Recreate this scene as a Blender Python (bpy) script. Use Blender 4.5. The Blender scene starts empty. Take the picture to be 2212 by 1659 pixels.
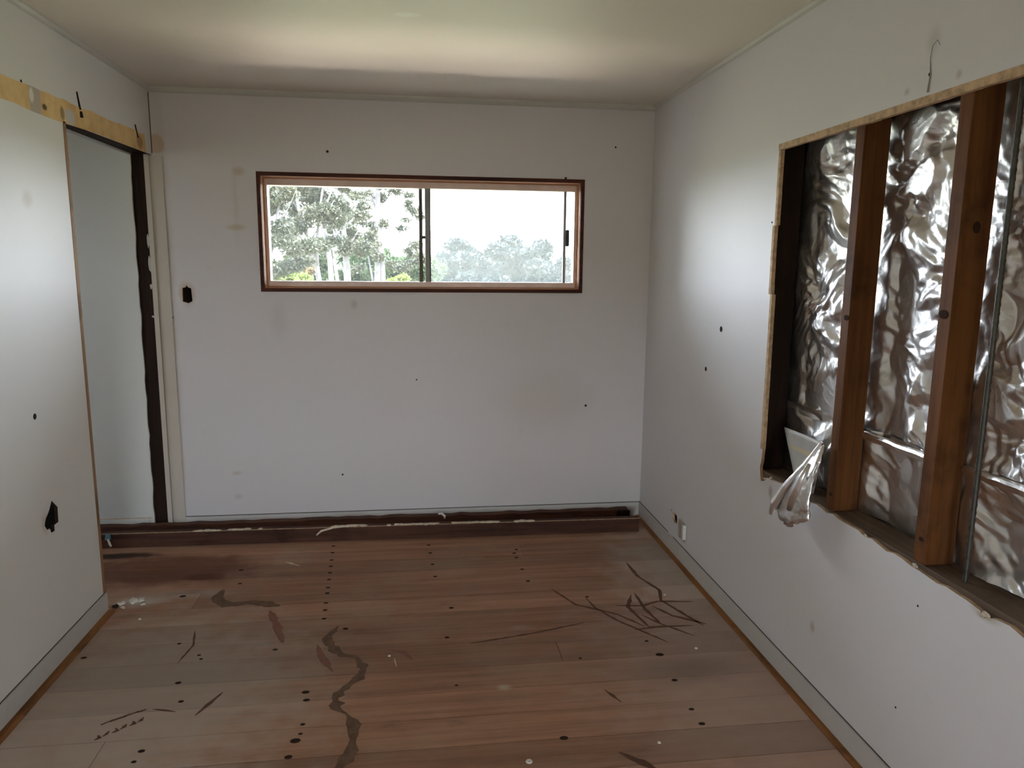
import bpy, bmesh, math, random
import numpy as np
from mathutils import Vector, Matrix
from mathutils.geometry import delaunay_2d_cdt
random.seed(7); rng = np.random.default_rng(7)
S = bpy.context.scene; COL = S.collection

# ---------------------------------------------------------------- camera, world, sun, exposure
R, L, D, H = 1.344, 1.358, 4.154, 2.4           # right wall, left wall, back wall, ceiling
CAMH, YAW, PITCH, ROLL, FPX = 1.517, 0.13114, 0.16260, 0.009845, 1574.82
cam = bpy.data.cameras.new('camera'); co = bpy.data.objects.new('camera', cam); COL.objects.link(co)
fw = Vector((math.sin(YAW)*math.cos(PITCH), math.cos(YAW)*math.cos(PITCH), -math.sin(PITCH)))
r0 = Vector((math.cos(YAW), -math.sin(YAW), 0)); u0 = r0.cross(fw)
rr = r0*math.cos(ROLL) + u0*math.sin(ROLL); uu = u0*math.cos(ROLL) - r0*math.sin(ROLL)
M = Matrix((rr, uu, -fw)).transposed().to_4x4(); M.translation = Vector((0, 0, CAMH))
co.matrix_world = M
cam.sensor_width = 36; cam.lens = 36*FPX/2212; cam.clip_start = .02; cam.clip_end = 500
S.camera = co
S.view_settings.view_transform = 'Standard'; S.view_settings.look = 'None'
S.view_settings.gamma = 1; S.view_settings.use_curve_mapping = False
S.view_settings.exposure = 1.40
SKY = 10.5
w = bpy.data.worlds.new('world'); S.world = w; w.use_nodes = True
nt = w.node_tree; bg = nt.nodes['Background']
geo = nt.nodes.new('ShaderNodeNewGeometry'); sx = nt.nodes.new('ShaderNodeSeparateXYZ')
neg = nt.nodes.new('ShaderNodeVectorMath'); neg.operation = 'SCALE'; neg.inputs['Scale'].default_value = -1
nt.links.new(geo.outputs['Incoming'], neg.inputs[0]); nt.links.new(neg.outputs[0], sx.inputs[0])
rp = nt.nodes.new('ShaderNodeValToRGB'); nt.links.new(sx.outputs['Z'], rp.inputs[0])
rp.color_ramp.elements[0].position = 0.0; rp.color_ramp.elements[0].color = (.85, .93, 1, 1)
rp.color_ramp.elements[1].position = .8; rp.color_ramp.elements[1].color = (.62, .78, 1, 1)
nt.links.new(rp.outputs[0], bg.inputs[0]); bg.inputs[1].default_value = SKY
sun = bpy.data.lights.new('sun', 'SUN'); so = bpy.data.objects.new('sun', sun); COL.objects.link(so)
sun.energy = 13.5; sun.color = (1, .93, .80); sun.angle = math.radians(2)
so.rotation_euler = Vector((-.30, .30, -1)).to_track_quat('-Z', 'Y').to_euler()
for nm, loc, rot, sx_, sy_ in [('window_portal', ((.95-.838)/2, D+.06, 1.675), (-math.pi/2, 0, 0), 1.78, .63),
                               ('rear_portal', (0, -2.55, .61), (math.pi/2, 0, 0), .84, .98)]:
    a = bpy.data.lights.new(nm, 'AREA'); a.shape = 'RECTANGLE'; a.size = sx_; a.size_y = sy_
    a.cycles.is_portal = True
    o = bpy.data.objects.new(nm, a); COL.objects.link(o); o.location = loc; o.rotation_euler = rot

# ---------------------------------------------------------------- helpers
def link(name, me, parent=None):
    o = bpy.data.objects.new(name, me); COL.objects.link(o)
    if parent: o.parent = parent
    return o
def tag(o, label=None, cat=None, group=None, kind=None):
    if label: o['label'] = label
    if cat: o['category'] = cat
    if group: o['group'] = group
    if kind: o['kind'] = kind
    return o
def finish(name, bm, mats, parent=None, smooth=False):
    me = bpy.data.meshes.new(name); bm.normal_update(); bm.to_mesh(me); bm.free()
    for m in (mats if isinstance(mats, (list, tuple)) else [mats]): me.materials.append(m)
    if smooth:
        for p in me.polygons: p.use_smooth = True
    return link(name, me, parent)
def add_box(bm, x0, x1, y0, y1, z0, z1, mi=0):
    v = [bm.verts.new((x, y, z)) for z in (z0, z1) for y in (y0, y1) for x in (x0, x1)]
    for f in ((0, 2, 3, 1), (4, 5, 7, 6), (0, 1, 5, 4), (2, 6, 7, 3), (0, 4, 6, 2), (1, 3, 7, 5)):
        bm.faces.new([v[i] for i in f]).material_index = mi
    return v
def box(name, x0, x1, y0, y1, z0, z1, mat, parent=None, bevel=0):
    bm = bmesh.new(); add_box(bm, x0, x1, y0, y1, z0, z1)
    if bevel: bmesh.ops.bevel(bm, geom=bm.edges[:], offset=bevel, segments=1, affect='EDGES')
    return finish(name, bm, mat, parent)
def slab(name, outline, holes, fn, th, mats, parent=None):
    """sheet with cut-outs: 2D polygons, fn(u,v,t)->xyz, material 0 = faces, 1 = cut edges"""
    pts, edges = [], []
    for poly in [outline]+holes:
        b = len(pts); n = len(poly); pts += [Vector(p) for p in poly]
        edges += [(b+i, b+(i+1) % n) for i in range(n)]
    V, Ed, F, ov, oe, of = delaunay_2d_cdt(pts, edges, [], 0, 1e-6)
    def inside(p, poly):
        c = False; n = len(poly)
        for i in range(n):
            a, b = poly[i], poly[(i+1) % n]
            if (a[1] > p[1]) != (b[1] > p[1]) and p[0] < (b[0]-a[0])*(p[1]-a[1])/(b[1]-a[1])+a[0]: c = not c
        return c
    bm = bmesh.new(); A = [bm.verts.new(fn(v[0], v[1], 0)) for v in V]; B = [bm.verts.new(fn(v[0], v[1], th)) for v in V]
    cnt = {}
    for f in F:
        c = sum((V[i] for i in f), Vector((0, 0)))/len(f)
        if not inside(c, outline) or any(inside(c, h) for h in holes): continue
        bm.faces.new([A[i] for i in f]); bm.faces.new([B[i] for i in reversed(f)])
        for i in range(len(f)):
            k = tuple(sorted((f[i], f[(i+1) % len(f)]))); cnt[k] = cnt.get(k, 0)+1
    for (i, j), n in cnt.items():
        if n == 1: bm.faces.new([A[i], A[j], B[j], B[i]]).material_index = 1 if len(mats) > 1 else 0
    bmesh.ops.recalc_face_normals(bm, faces=bm.faces)
    return finish(name, bm, mats, parent)
def tube(bm, pts, rad, n=8, mi=0):
    rings = []
    for i, p in enumerate(pts):
        p = Vector(p); t = (Vector(pts[min(i+1, len(pts)-1)])-Vector(pts[max(i-1, 0)])).normalized()
        a = t.cross(Vector((0, 1, .01)) if abs(t.y) < .9 else Vector((1, 0, 0))).normalized(); b = t.cross(a)
        r = rad[i] if hasattr(rad, '__len__') else rad
        rings.append([bm.verts.new(p+(a*math.cos(2*math.pi*k/n)+b*math.sin(2*math.pi*k/n))*r) for k in range(n)])
    for q, s in zip(rings, rings[1:]):
        for k in range(n): bm.faces.new([q[k], q[(k+1) % n], s[(k+1) % n], s[k]]).material_index = mi
    bm.faces.new(rings[0][::-1]).material_index = mi; bm.faces.new(rings[-1]).material_index = mi

# ---------------------------------------------------------------- materials
class NT:
    def __init__(s, name):
        s.m = bpy.data.materials.new(name); s.m.use_nodes = True; s.t = s.m.node_tree
        s.b = s.t.nodes['Principled BSDF']; s.out = s.t.nodes['Material Output']
    def n(s, typ, **kw):
        x = s.t.nodes.new('ShaderNode'+typ)
        for k, v in kw.items(): setattr(x, k, v)
        return x
    def l(s, a, b): s.t.links.new(a, b)
    def pos(s): return s.n('NewGeometry').outputs['Position']
    def noise(s, vec, scale, detail=4, rough=.6, vscale=None):
        if vscale:
            m = s.n('Mapping'); m.inputs['Scale'].default_value = vscale; s.l(vec, m.inputs[0]); vec = m.outputs[0]
        x = s.n('TexNoise'); x.inputs['Scale'].default_value = scale; x.inputs['Detail'].default_value = detail
        x.inputs['Roughness'].default_value = rough; s.l(vec, x.inputs['Vector']); return x.outputs['Fac']
    def ramp(s, fac, a, b, lo=0, hi=1):
        x = s.n('MapRange', interpolation_type='SMOOTHSTEP')
        x.inputs[1].default_value = a; x.inputs[2].default_value = b; x.inputs[3].default_value = lo; x.inputs[4].default_value = hi
        s.l(fac, x.inputs[0]); return x.outputs[0]
    def math(s, op, a, b):
        x = s.n('Math', operation=op)
        for i, v in enumerate((a, b)):
            if hasattr(v, 'links') or hasattr(v, 'is_linked'): s.l(v, x.inputs[i])
            else: x.inputs[i].default_value = v
        return x.outputs[0]
    def mix(s, fac, a, b):
        x = s.n('Mix', data_type='RGBA')
        for i, v in ((0, fac), (6, a), (7, b)):
            if isinstance(v, (tuple, list)): x.inputs[i].default_value = (*v[:3], 1)
            elif isinstance(v, (int, float)): x.inputs[i].default_value = v
            else: s.l(v, x.inputs[i])
        return x.outputs[2]
    def spots(s, col, pos, lst):
        """each spot: centre, radii, colour, strength, softness"""
        wn = s.n('TexNoise'); wn.inputs['Scale'].default_value = 9; s.l(pos, wn.inputs['Vector'])
        for c, r, k, st, soft in lst:
            a = s.n('VectorMath', operation='SUBTRACT'); s.l(pos, a.inputs[0]); a.inputs[1].default_value = c
            b = s.n('VectorMath', operation='DIVIDE'); s.l(a.outputs[0], b.inputs[0]); b.inputs[1].default_value = r
            d = s.n('VectorMath', operation='LENGTH'); s.l(b.outputs[0], d.inputs[0])
            e = s.math('ADD', d.outputs['Value'], s.math('MULTIPLY', s.math('SUBTRACT', wn.outputs['Fac'], .5), .8))
            col = s.mix(s.ramp(e, 1-soft, 1+soft*.3, st, 0), col, k)
        return col
    def fin(s, col=None, rough=.6, bump=None, bs=.3, bd=.002, metal=0, spec=None):
        if col is not None:
            if isinstance(col, tuple): s.b.inputs['Base Color'].default_value = (*col, 1)
            else: s.l(col, s.b.inputs['Base Color'])
        if isinstance(rough, float) or isinstance(rough, int): s.b.inputs['Roughness'].default_value = rough
        else: s.l(rough, s.b.inputs['Roughness'])
        s.b.inputs['Metallic'].default_value = metal
        if spec is not None: s.b.inputs['Specular IOR Level'].default_value = spec
        if bump is not None:
            x = s.n('Bump'); x.inputs['Strength'].default_value = bs; x.inputs['Distance'].default_value = bd
            s.l(bump, x.inputs['Height']); s.l(x.outputs[0], s.b.inputs['Normal'])
        return s.m
def paint(name, base, spots=(), rough=.55, dirt=.12):
    n = NT(name); p = n.pos()
    c = n.mix(n.ramp(n.noise(p, 1.3, 3), .35, .7, 0, dirt), base, (base[0]*.86, base[1]*.80, base[2]*.72))
    c = n.mix(n.ramp(n.noise(p, 14, 6), .6, .8, 0, dirt), c, (base[0]*.7, base[1]*.64, base[2]*.55))
    c = n.spots(c, p, spots)
    return n.fin(c, rough, n.noise(p, 160, 3), .12, .001)
TAN = (.62, .43, .26)
WALL = (.79, .775, .79)
m_right = paint('wall_paint_right', WALL, [((R, 2.193, .29), (.1, .02, .025), (.38, .33, .26), .6, .8), ((R, 2.55, .66), (.1, .02, .03), (.3, .28, .25), .6, .8),
    ((R, 1.86, 2.10), (.1, .03, .04), (.4, .38, .33), .35, .9), ((R, 1.95, 1.995), (.1, .016, .012), (.4, .3, .25), .5, .9), ((R, 1.753, 1.995), (.1, .014, .014), (.4, .3, .25), .5, .9),
    ((R, 1.472, .704), (.1, .05, .02), (.55, .5, .4), .7, .6), ((R, 3.45, .19), (.1, .06, .05), (.50, .44, .36), .7, .5)])
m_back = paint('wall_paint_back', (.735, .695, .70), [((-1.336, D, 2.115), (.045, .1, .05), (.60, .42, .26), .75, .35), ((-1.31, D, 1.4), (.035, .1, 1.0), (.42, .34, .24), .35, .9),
    ((-.927, D, 1.99), (.04, .1, .03), (.55, .42, .25), .6, .8), ((-.949, D, 1.70), (.07, .1, .02), (.55, .42, .25), .6, .8), ((-.95, D, 1.83), (.02, .1, .22), (.5, .42, .3), .25, .9),
    ((-1.016, D, .337), (.035, .1, .015), (.5, .38, .25), .4, .8), ((-1.015, D, .2), (.03, .1, .02), (.4, .35, .3), .3, .8), ((.75, D, .72), (.3, .1, .2), (.62, .52, .45), .35, .9),
    ((-1.226, D, 1.34), (.05, .1, .07), (.55, .36, .24), .6, .5), ((-.342, D, 1.29), (.025, .1, .03), (.4, .34, .3), .4, .8), ((-.75, D, 1.2), (.05, .1, .12), (.5, .46, .42), .25, .9)])
m_left = paint('wall_paint_left', (.82, .805, .775), [((-L, 2.85, 1.728), (.1, .04, .035), (.55, .45, .3), .4, .8), ((-L, 2.755, .56), (.1, .03, .05), (.55, .45, .3), .5, .8)])
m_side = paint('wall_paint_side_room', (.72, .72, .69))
m_ceil = paint('ceiling_paint', (.78, .71, .62), [((-.02, 2.83, H), (.05, .03, .1), (.85, .82, .74), .9, .5), ((-1.0, 3.3, H), (.4, .2, .1), (.6, .55, .45), .3, .9)])
m_trim = paint('trim_paint', (.62, .60, .55), dirt=.2)
m_strip = paint('corner_strip_paint', (.62, .56, .49), dirt=.3)
m_skirt = paint('skirting_paint', (.62, .60, .58), dirt=.25)
def plain(name, col, rough=.6, var=.25, scale=20, spec=None, metal=0):
    n = NT(name); p = n.pos(); c = n.mix(n.ramp(n.noise(p, scale, 5), .3, .75), tuple(x*(1+var*.4) for x in col), tuple(x*(1-var) for x in col))
    return n.fin(c, rough, n.noise(p, scale*6, 4), .3, .001, spec=spec, metal=metal)
m_core = plain('raw_board_edge', TAN, .85, .35, 45)
m_hole = plain('shadowed_hole_lining', (.045, .027, .02), .95, spec=.1)
def wood(name, a, b, axis='Z', scale=14, rough=.65, dark=(.02, .012, .008), dk=.6):
    n = NT(name); p = n.pos()
    vs = {'X': (.06, 1, 1), 'Y': (1, .06, 1), 'Z': (1, 1, .06)}[axis]
    g = n.noise(p, scale*2.2, 6, .65, vs); c = n.mix(n.ramp(g, .3, .72), a, b)
    c = n.mix(n.ramp(n.noise(p, 5, 4), .52, .75, 0, dk), c, dark)
    oi = n.n('ObjectInfo').outputs['Random']; hv = n.n('HueSaturation'); n.l(c, hv.inputs['Color'])
    n.l(n.math('ADD', n.math('MULTIPLY', oi, .5), .75), hv.inputs['Value'])
    return n.fin(hv.outputs[0], rough, g, .4, .002, spec=.12)
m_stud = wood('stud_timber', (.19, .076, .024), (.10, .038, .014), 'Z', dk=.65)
m_studdark = wood('dark_timber', (.032, .017, .011), (.018, .010, .007), 'Z')
m_sill = wood('grey_brown_sill_timber', (.20, .14, .10), (.10, .07, .05), 'Y')
m_plank = wood('dark_bottom_plate_timber', (.125, .056, .038), (.062, .030, .022), 'X', dk=.5)
m_bead = wood('orange_floor_bead_timber', (.42, .19, .065), (.22, .09, .035), 'Y', dk=.6)
m_frame = wood('window_lining_timber', (.72, .40, .25), (.55, .28, .16), 'X', dk=.15)
m_framedk = wood('window_lining_edge', (.10, .035, .022), (.045, .018, .014), 'X', dk=.3)
m_alu = plain('cream_aluminium', (.84, .68, .60), .4, .1)
m_grey = plain('grey_aluminium', (.34, .34, .33), .45, .15)
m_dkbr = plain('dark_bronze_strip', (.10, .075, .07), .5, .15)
m_black = plain('black_plastic', (.012, .012, .016), .4, .1)
m_cream = plain('cream_dried_filler', (.72, .62, .48), .9, .3, 60)
m_white = plain('white_plaster_bits', (.85, .80, .74), .9, .15, 60)
m_yellow = NT('yellow_glue_band')
_p = m_yellow.pos(); _c = m_yellow.mix(m_yellow.ramp(m_yellow.noise(_p, 9, 5), .35, .7), (.88, .62, .28), (.72, .46, .18))
_c = m_yellow.mix(m_yellow.ramp(m_yellow.noise(_p, 30, 5), .62, .75, 0, .5), _c, (.45, .27, .10))
m_yellow = m_yellow.fin(m_yellow.spots(_c, _p, [((-L, 2.965, 2.09), (.1, .05, .12), (.50, .44, .38), .9, .3), ((-L, 2.94, 2.10), (.1, .018, .03), (.9, .85, .78), .9, .4),
    ((-L, 3.03, 2.075), (.1, .022, .014), (.06, .04, .02), .9, .4), ((-L, 3.24, 2.08), (.1, .05, .035), (.62, .58, .55), .9, .3), ((-L, 3.17, 2.08), (.1, .02, .03), (.3, .18, .06), .8, .5),
    ((-L, 3.99, 2.1), (.1, .05, .04), (.30, .14, .05), .7, .6)]), .8)
# floor boards
n = NT('worn_floorboard'); p = n.pos(); oi = n.n('ObjectInfo').outputs['Random']
g = n.noise(p, 26, 6, .65, (.05, 1, 1)); g2 = n.noise(p, 2.2, 5)
c = n.mix(n.ramp(g, .3, .72), (.42, .225, .142), (.27, .14, .090))
c = n.mix(n.ramp(g2, .45, .7, 0, .55), c, (.40, .27, .19))
c = n.mix(n.ramp(n.noise(p, 7, 6, .7, (.5, 1, 1)), .58, .75, 0, .5), c, (.12, .065, .046))
GREY = (.48, .41, .355)
c = n.spots(c, p, [((-1.0, 2.5, 0), (.75, .75, 1), GREY, .75, .75), ((-1.5, 1.7, 0), (1.1, .7, 1), GREY, .8, .7), ((1.35, 3.3, 0), (.42, .8, 1), GREY, .8, .7), ((1.2, 2.35, 0), (.62, 1.0, 1), (.46, .34, .29), .75, .8),
    ((-1.25, 3.62, 0), (.5, .22, 1), (.14, .045, .02), .8, .5), ((-1.05, 3.52, 0), (.12, .05, 1), (.10, .022, .010), .8, .6), ((-1.55, 3.83, 0), (.22, .05, 1), (.025, .012, .008), .95, .5),
    ((-1.24, 3.27, 0), (.14, .05, 1), (.65, .58, .52), .7, .9), ((-1.05, 3.32, 0), (.28, .06, 1), (.5, .43, .38), .5, .95), ((.42, 2.85, 0), (.06, .03, 1), (.5, .42, .33), .35, .9),
    ((.30, 2.42, 0), (.03, .02, 1), (.6, .55, .42), .5, .9), ((1.0, 2.45, 0), (.25, .12, 1), (.09, .06, .05), .35, .9)])
hv = n.n('HueSaturation'); n.l(c, hv.inputs['Color']); n.l(n.math('ADD', n.math('MULTIPLY', oi, .36), .84), hv.inputs['Value'])
m_floor = n.fin(hv.outputs[0], n.ramp(n.noise(p, 5, 4), .3, .7, .62, .85), g, .35, .0015, spec=.3)
m_gluetrail = plain('dried_glue_on_floor', (.19, .115, .078), .85, .3, 30, spec=.2)
m_scratch = plain('dark_scratch_on_floor', (.155, .08, .055), .9, .2, 30, spec=.2)
m_redscr = plain('red_brown_scratch', (.27, .13, .095), .85, .2, 30, spec=.2)
# foil
def foil_mat(name, rough, bscale, bs, base=(.86, .85, .84)):
    n = NT(name); p = n.pos(); a = n.n('TexVoronoi', feature='F1'); a.inputs['Scale'].default_value = bscale
    wn = n.n('TexNoise'); wn.inputs['Scale'].default_value = 6; n.l(p, wn.inputs['Vector'])
    ad = n.n('VectorMath', operation='ADD'); sc = n.n('VectorMath', operation='SCALE'); sc.inputs['Scale'].default_value = .15
    n.l(wn.outputs['Color'], sc.inputs[0]); n.l(p, ad.inputs[0]); n.l(sc.outputs[0], ad.inputs[1]); n.l(ad.outputs[0], a.inputs['Vector'])
    h = n.math('ADD', a.outputs['Distance'], n.math('MULTIPLY', n.noise(p, bscale*2, 5), .5))
    return n.fin(base, rough, h, bs, .004, metal=1)
m_foil = foil_mat('crinkled_foil', .36, 30, .4)
m_foil2 = foil_mat('smooth_foil', .33, 18, .4)
m_flap = foil_mat('bright_foil', .34, 40, .3, (.95, .95, .95))
n = NT('foil_paper_backing'); p = n.pos()
m_paper = n.fin(n.spots(n.mix(n.ramp(n.noise(p, 8, 3), .3, .7), (.62, .61, .58), (.5, .49, .46)), p, [((1.39, 2.36, .85), (.2, .2, .012), (.75, .6, .3), .7, .6)]), .5)
m_steel = plain('dark_steel_rod', (.09, .085, .075), .45, .3, 60, metal=.6)
# window glass
def glass(name, haze, col=(.9, .97, .95)):
    m = bpy.data.materials.new(name); m.use_nodes = True; t = m.node_tree; t.nodes.clear()
    o = t.nodes.new('ShaderNodeOutputMaterial'); tr = t.nodes.new('ShaderNodeBsdfTransparent'); gl = t.nodes.new('ShaderNodeBsdfGlossy')
    gl.inputs['Roughness'].default_value = .02; fr = t.nodes.new('ShaderNodeFresnel'); fr.inputs[0].default_value = 1.45
    mx = t.nodes.new('ShaderNodeMixShader'); t.links.new(fr.outputs[0], mx.inputs[0]); t.links.new(tr.outputs[0], mx.inputs[1]); t.links.new(gl.outputs[0], mx.inputs[2])
    tl = t.nodes.new('ShaderNodeBsdfTranslucent'); tl.inputs[0].default_value = (*col, 1)
    m2 = t.nodes.new('ShaderNodeMixShader'); m2.inputs[0].default_value = haze
    no = t.nodes.new('ShaderNodeTexNoise'); no.inputs['Scale'].default_value = 3
    mr = t.nodes.new('ShaderNodeMapRange'); mr.inputs[3].default_value = haze*.85; mr.inputs[4].default_value = haze*1.15
    t.links.new(no.outputs['Fac'], mr.inputs[0]); t.links.new(mr.outputs[0], m2.inputs[0])
    t.links.new(mx.outputs[0], m2.inputs[1]); t.links.new(tl.outputs[0], m2.inputs[2]); t.links.new(m2.outputs[0], o.inputs[0])
    return m
m_glass = glass('faintly_hazed_window_glass', .012); m_haze = glass('dusty_hazy_window_glass', .045)  # veil is glass dust plus distance haze, whitening the trees outside
# outdoors
def leafm(name, a, b, tr=.35):
    n = NT(name); p = n.pos(); c = n.mix(n.ramp(n.noise(p, 1.2, 3), .35, .65), a, b)
    c = n.mix(n.ramp(n.noise(p, 14, 2), .3, .7, 0, .5), c, tuple(x*.5 for x in b))
    n.fin(c, .6); t = n.n('BsdfTranslucent'); n.l(c, t.inputs[0]); m = n.n('MixShader'); m.inputs[0].default_value = tr
    n.l(n.b.outputs[0], m.inputs[1]); n.l(t.outputs[0], m.inputs[2]); n.l(m.outputs[0], n.out.inputs[0]); return n.m
m_leaf = leafm('eucalypt_leaves', (.056, .056, .030), (.034, .038, .022))
m_leafg = leafm('green_leaves', (.040, .066, .018), (.024, .044, .014))
m_leafy = leafm('yellow_green_leaves', (.15, .185, .03), (.09, .12, .02))
m_leafo = leafm('orange_blossom', (.14, .09, .035), (.10, .07, .035))
m_leaffar = leafm('hazed_far_foliage', (.012, .019, .020), (.008, .013, .015))  # bluish leaf colour puts distance haze into the far trees
m_bark = plain('pale_bark', (.075, .066, .064), .8, .4, 3)
m_ground = plain('dry_grass', (.17, .165, .085), .9, .3, 1.2)
m_bounce = plain('pale_bounce_slab', (.80, .61, .47), .9, .15, 2)
m_clad = plain('weatherboard_paint', (.3, .28, .25), .7)

# ---------------------------------------------------------------- setting: floor
FX0 = -4.0
floor = link('floor', None); tag(floor, kind='structure')
floor_sub = box('subfloor', FX0-.1, R+.15, -2.7, D+.25, -.16, -.022, m_studdark, floor)
W = .1525; y = 2.11-W*31
proto = {}
def board_mesh(x0, x1):
    k = (round(x0, 3), round(x1, 3))
    if k not in proto:
        bm = bmesh.new(); add_box(bm, x0, x1, 0, W-.0016, -.021, 0)
        top = [e for e in bm.edges if all(abs(v.co.z) < 1e-6 for v in e.verts)]
        bmesh.ops.bevel(bm, geom=top, offset=.0018, segments=1, affect='EDGES')
        me = bpy.data.meshes.new('floorboard'); bm.to_mesh(me); bm.free(); me.materials.append(m_floor); proto[k] = me
    return proto[k]
k = 0
while y < D+.02:
    cuts = [FX0, -1.0, R+.01] if k % 7 == 3 else ([FX0, .55, R+.01] if k % 7 == 6 else [FX0, R+.01])
    for a, b in zip(cuts, cuts[1:]):
        o = link('floorboard', board_mesh(a, b-.001), floor); o.location = (0, y, random.uniform(-.0006, .0003))
    y += W; k += 1
def ribbon(name, pts, wd, mat, parent, z=.0012, th=.0010, jag=.3):
    """thin streak of dried stuff or a scratch lying on the boards"""
    P = [Vector(p) for p in pts]; Q = []
    for a, b in zip(P, P[1:]):
        n_ = max(2, int((b-a).length/.02))
        Q += [a.lerp(b, i/n_) for i in range(n_)]
    Q.append(P[-1])
    bm = bmesh.new(); lo = []
    for i, q in enumerate(Q):
        t = (Q[min(i+1, len(Q)-1)]-Q[max(i-1, 0)]).normalized(); nn = Vector((-t.y, t.x))
        f = min(1, (i+.5)/3, (len(Q)-i-.5)/3); wv = wd*.5*f*(1+random.uniform(-jag, jag))
        a, b = q+nn*wv*(1+random.uniform(-jag, jag)), q-nn*wv
        lo.append([bm.verts.new((a.x, a.y, z)), bm.verts.new((b.x, b.y, z)), bm.verts.new((a.x, a.y, z-th)), bm.verts.new((b.x, b.y, z-th))])
    for s, t in zip(lo, lo[1:]):
        bm.faces.new([s[0], s[1], t[1], t[0]]); bm.faces.new([s[2], t[2], t[3], s[3]]); bm.faces.new([s[0], t[0], t[2], s[2]]); bm.faces.new([s[1], s[3], t[3], t[1]])
    return finish(name, bm, mat, parent)
ribbon('glue_trail', [(-.91, 3.36), (-.92, 3.27), (-.86, 3.20), (-.75, 3.215), (-.62, 3.161)], .045, m_gluetrail, floor)
ribbon('glue_trail', [(-.34, 2.95), (-.38, 2.84), (-.345, 2.76), (-.30, 2.71), (-.243, 2.685), (-.212, 2.60), (-.225, 2.54), (-.27, 2.48), (-.30, 2.42), (-.29, 2.36), (-.25, 2.32)], .034, m_gluetrail, floor, jag=.45)
ribbon('glue_trail', [(-.25, 2.32), (-.222, 2.25), (-.216, 2.18), (-.22, 2.13), (-.25, 2.04), (-.30, 1.93)], .034, m_gluetrail, floor, jag=.35)
ribbon('red_brown_streak', [(-.655, 3.12), (-.60, 2.98), (-.55, 2.83)], .03, m_redscr, floor)
ribbon('red_brown_streak', [(-.41, 2.80), (-.38, 2.70), (-.325, 2.59)], .025, m_redscr, floor)
ribbon('red_brown_streak', [(-.12, 2.73), (-.06, 2.70), (-.03, 2.64)], .02, m_redscr, floor)
for pts, wd in [([(1.063, 3.466), (1.07, 3.30), (1.128, 3.131), (1.10, 3.03), (1.203, 2.776)], .014), ([(.98, 3.10), (.93, 2.98), (.967, 2.79)], .016), ([(1.0, 3.12), (1.0, 2.95), (1.03, 2.80)], .014),
                ([(.90, 2.775), (1.0, 2.79), (1.16, 2.785)], .012), ([(.874, 3.0), (1.0, 2.985), (1.08, 3.02), (1.24, 3.0)], .010), ([(1.04, 2.98), (1.10, 2.88), (1.22, 2.79)], .014),
                ([(.76, 3.10), (.78, 2.99), (.85, 2.86), (1.005, 2.66)], .010), ([(.62, 3.2), (.70, 3.03), (.86, 2.92), (.95, 2.80)], .010), ([(.97, 2.9), (1.02, 2.82), (1.13, 2.70)], .010),
                ([(.20, 2.74), (.45, 2.79), (.70, 2.86)], .008), ([(-.93, 2.98), (-.90, 2.85), (-.92, 2.72)], .008), ([(-.911, 2.424), (-.83, 2.40)], .012), ([(-.70, 2.50), (-.757, 2.37)], .014),
                ([(.66, 2.36), (.70, 2.28)], .012), ([(.62, 2.02), (.72, 1.92)], .03)]:
    ribbon('scratch', pts, wd, m_scratch, floor)
for i in range(6):                          # smudged row of stamped figures
    x_ = -1.035+i*.021; y_ = 2.285+i*.016
    ribbon('stamped_mark', [(x_-.006, y_-.012), (x_+.002, y_), (x_+.004, y_+.014)] if i % 2 else [(x_-.004, y_-.012), (x_+.008, y_-.002), (x_-.002, y_+.012)], .015, m_scratch, floor)
for i in range(5): ribbon('stamped_mark', [(-1.05+i*.022, 2.352+i*.014), (-1.02+i*.022, 2.372+i*.014+random.uniform(-.008, .008))], .018, m_scratch, floor, jag=.6)
bm = bmesh.new()
bmesh.ops.create_cone(bm, cap_ends=True, segments=10, radius1=1, radius2=.8, depth=1)
me_nail = bpy.data.meshes.new('nail_hole'); bm.to_mesh(me_nail); bm.free(); me_nail.materials.append(m_hole)
def mark(loc, rx, ry, rz, parent, name='nail_hole'):
    o = link(name, me_nail, parent); o.location = loc; o.scale = (rx, ry, rz); return o
for x, y_, r in [(-1.077, 3.309, .018), (-.408, 2.468, .017), (-.398, 2.419, .015), (-.401, 2.196, .020), (-.41, 2.118, .015), (-.876, 2.581, .014), (-.856, 2.771, .009), (-.84, 2.74, .009), (.939, 2.572, .020),
                 (.935, 2.392, .014), (.931, 2.212, .012), (.936, 2.13, .014), (.46, 2.11, .017), (-.31, 2.92, .014), (-.83, 2.46, .012), (-.87, 2.20, .013), (-.875, 2.15, .010), (-.96, 2.87, .010), (-1.29, 2.80, .014),
                 (.14, 3.06, .014), (.11, 2.80, .012), (.92, 2.68, .010), (.77, 3.1, .011), (.52, 3.7, .012), (-.39, 2.28, .010), (-.39, 2.23, .009), (-.88, 3.58, .015), (-1.35, 2.2, .010),
                 (.13, 2.45, .008), (.62, 2.58, .008), (-.85, 3.42, .012), (-.57, 2.78, .012)]:
    mark((x, y_, .0006), r*.85, r*.62, .0012, floor)
for col_x, ys in [(-.46, [3.85, 3.76, 3.66, 3.58, 3.50, 3.42, 3.33, 3.27, 3.17, 3.10, 3.02]), (.05, [3.81, 3.7, 3.55, 3.4]), (.49, [3.65, 3.59, 3.44, 3.3])]:
    for y_ in ys: mark((col_x+(3.85-y_)*.06, y_, .0006), .011, .008, .0012, floor)
for x, y_, r in [(1.135, 3.08, .007), (1.10, 2.60, .007), (.76, 2.05, .006), (.33, 2.01, .011), (-1.19, 3.10, .006), (-.12, 2.68, .006)]:
    o = link('plaster_speck', me_nail.copy(), floor); o.data.materials[0] = m_white; o.location = (x, y_, .002); o.scale = (r, r, .003)
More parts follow.
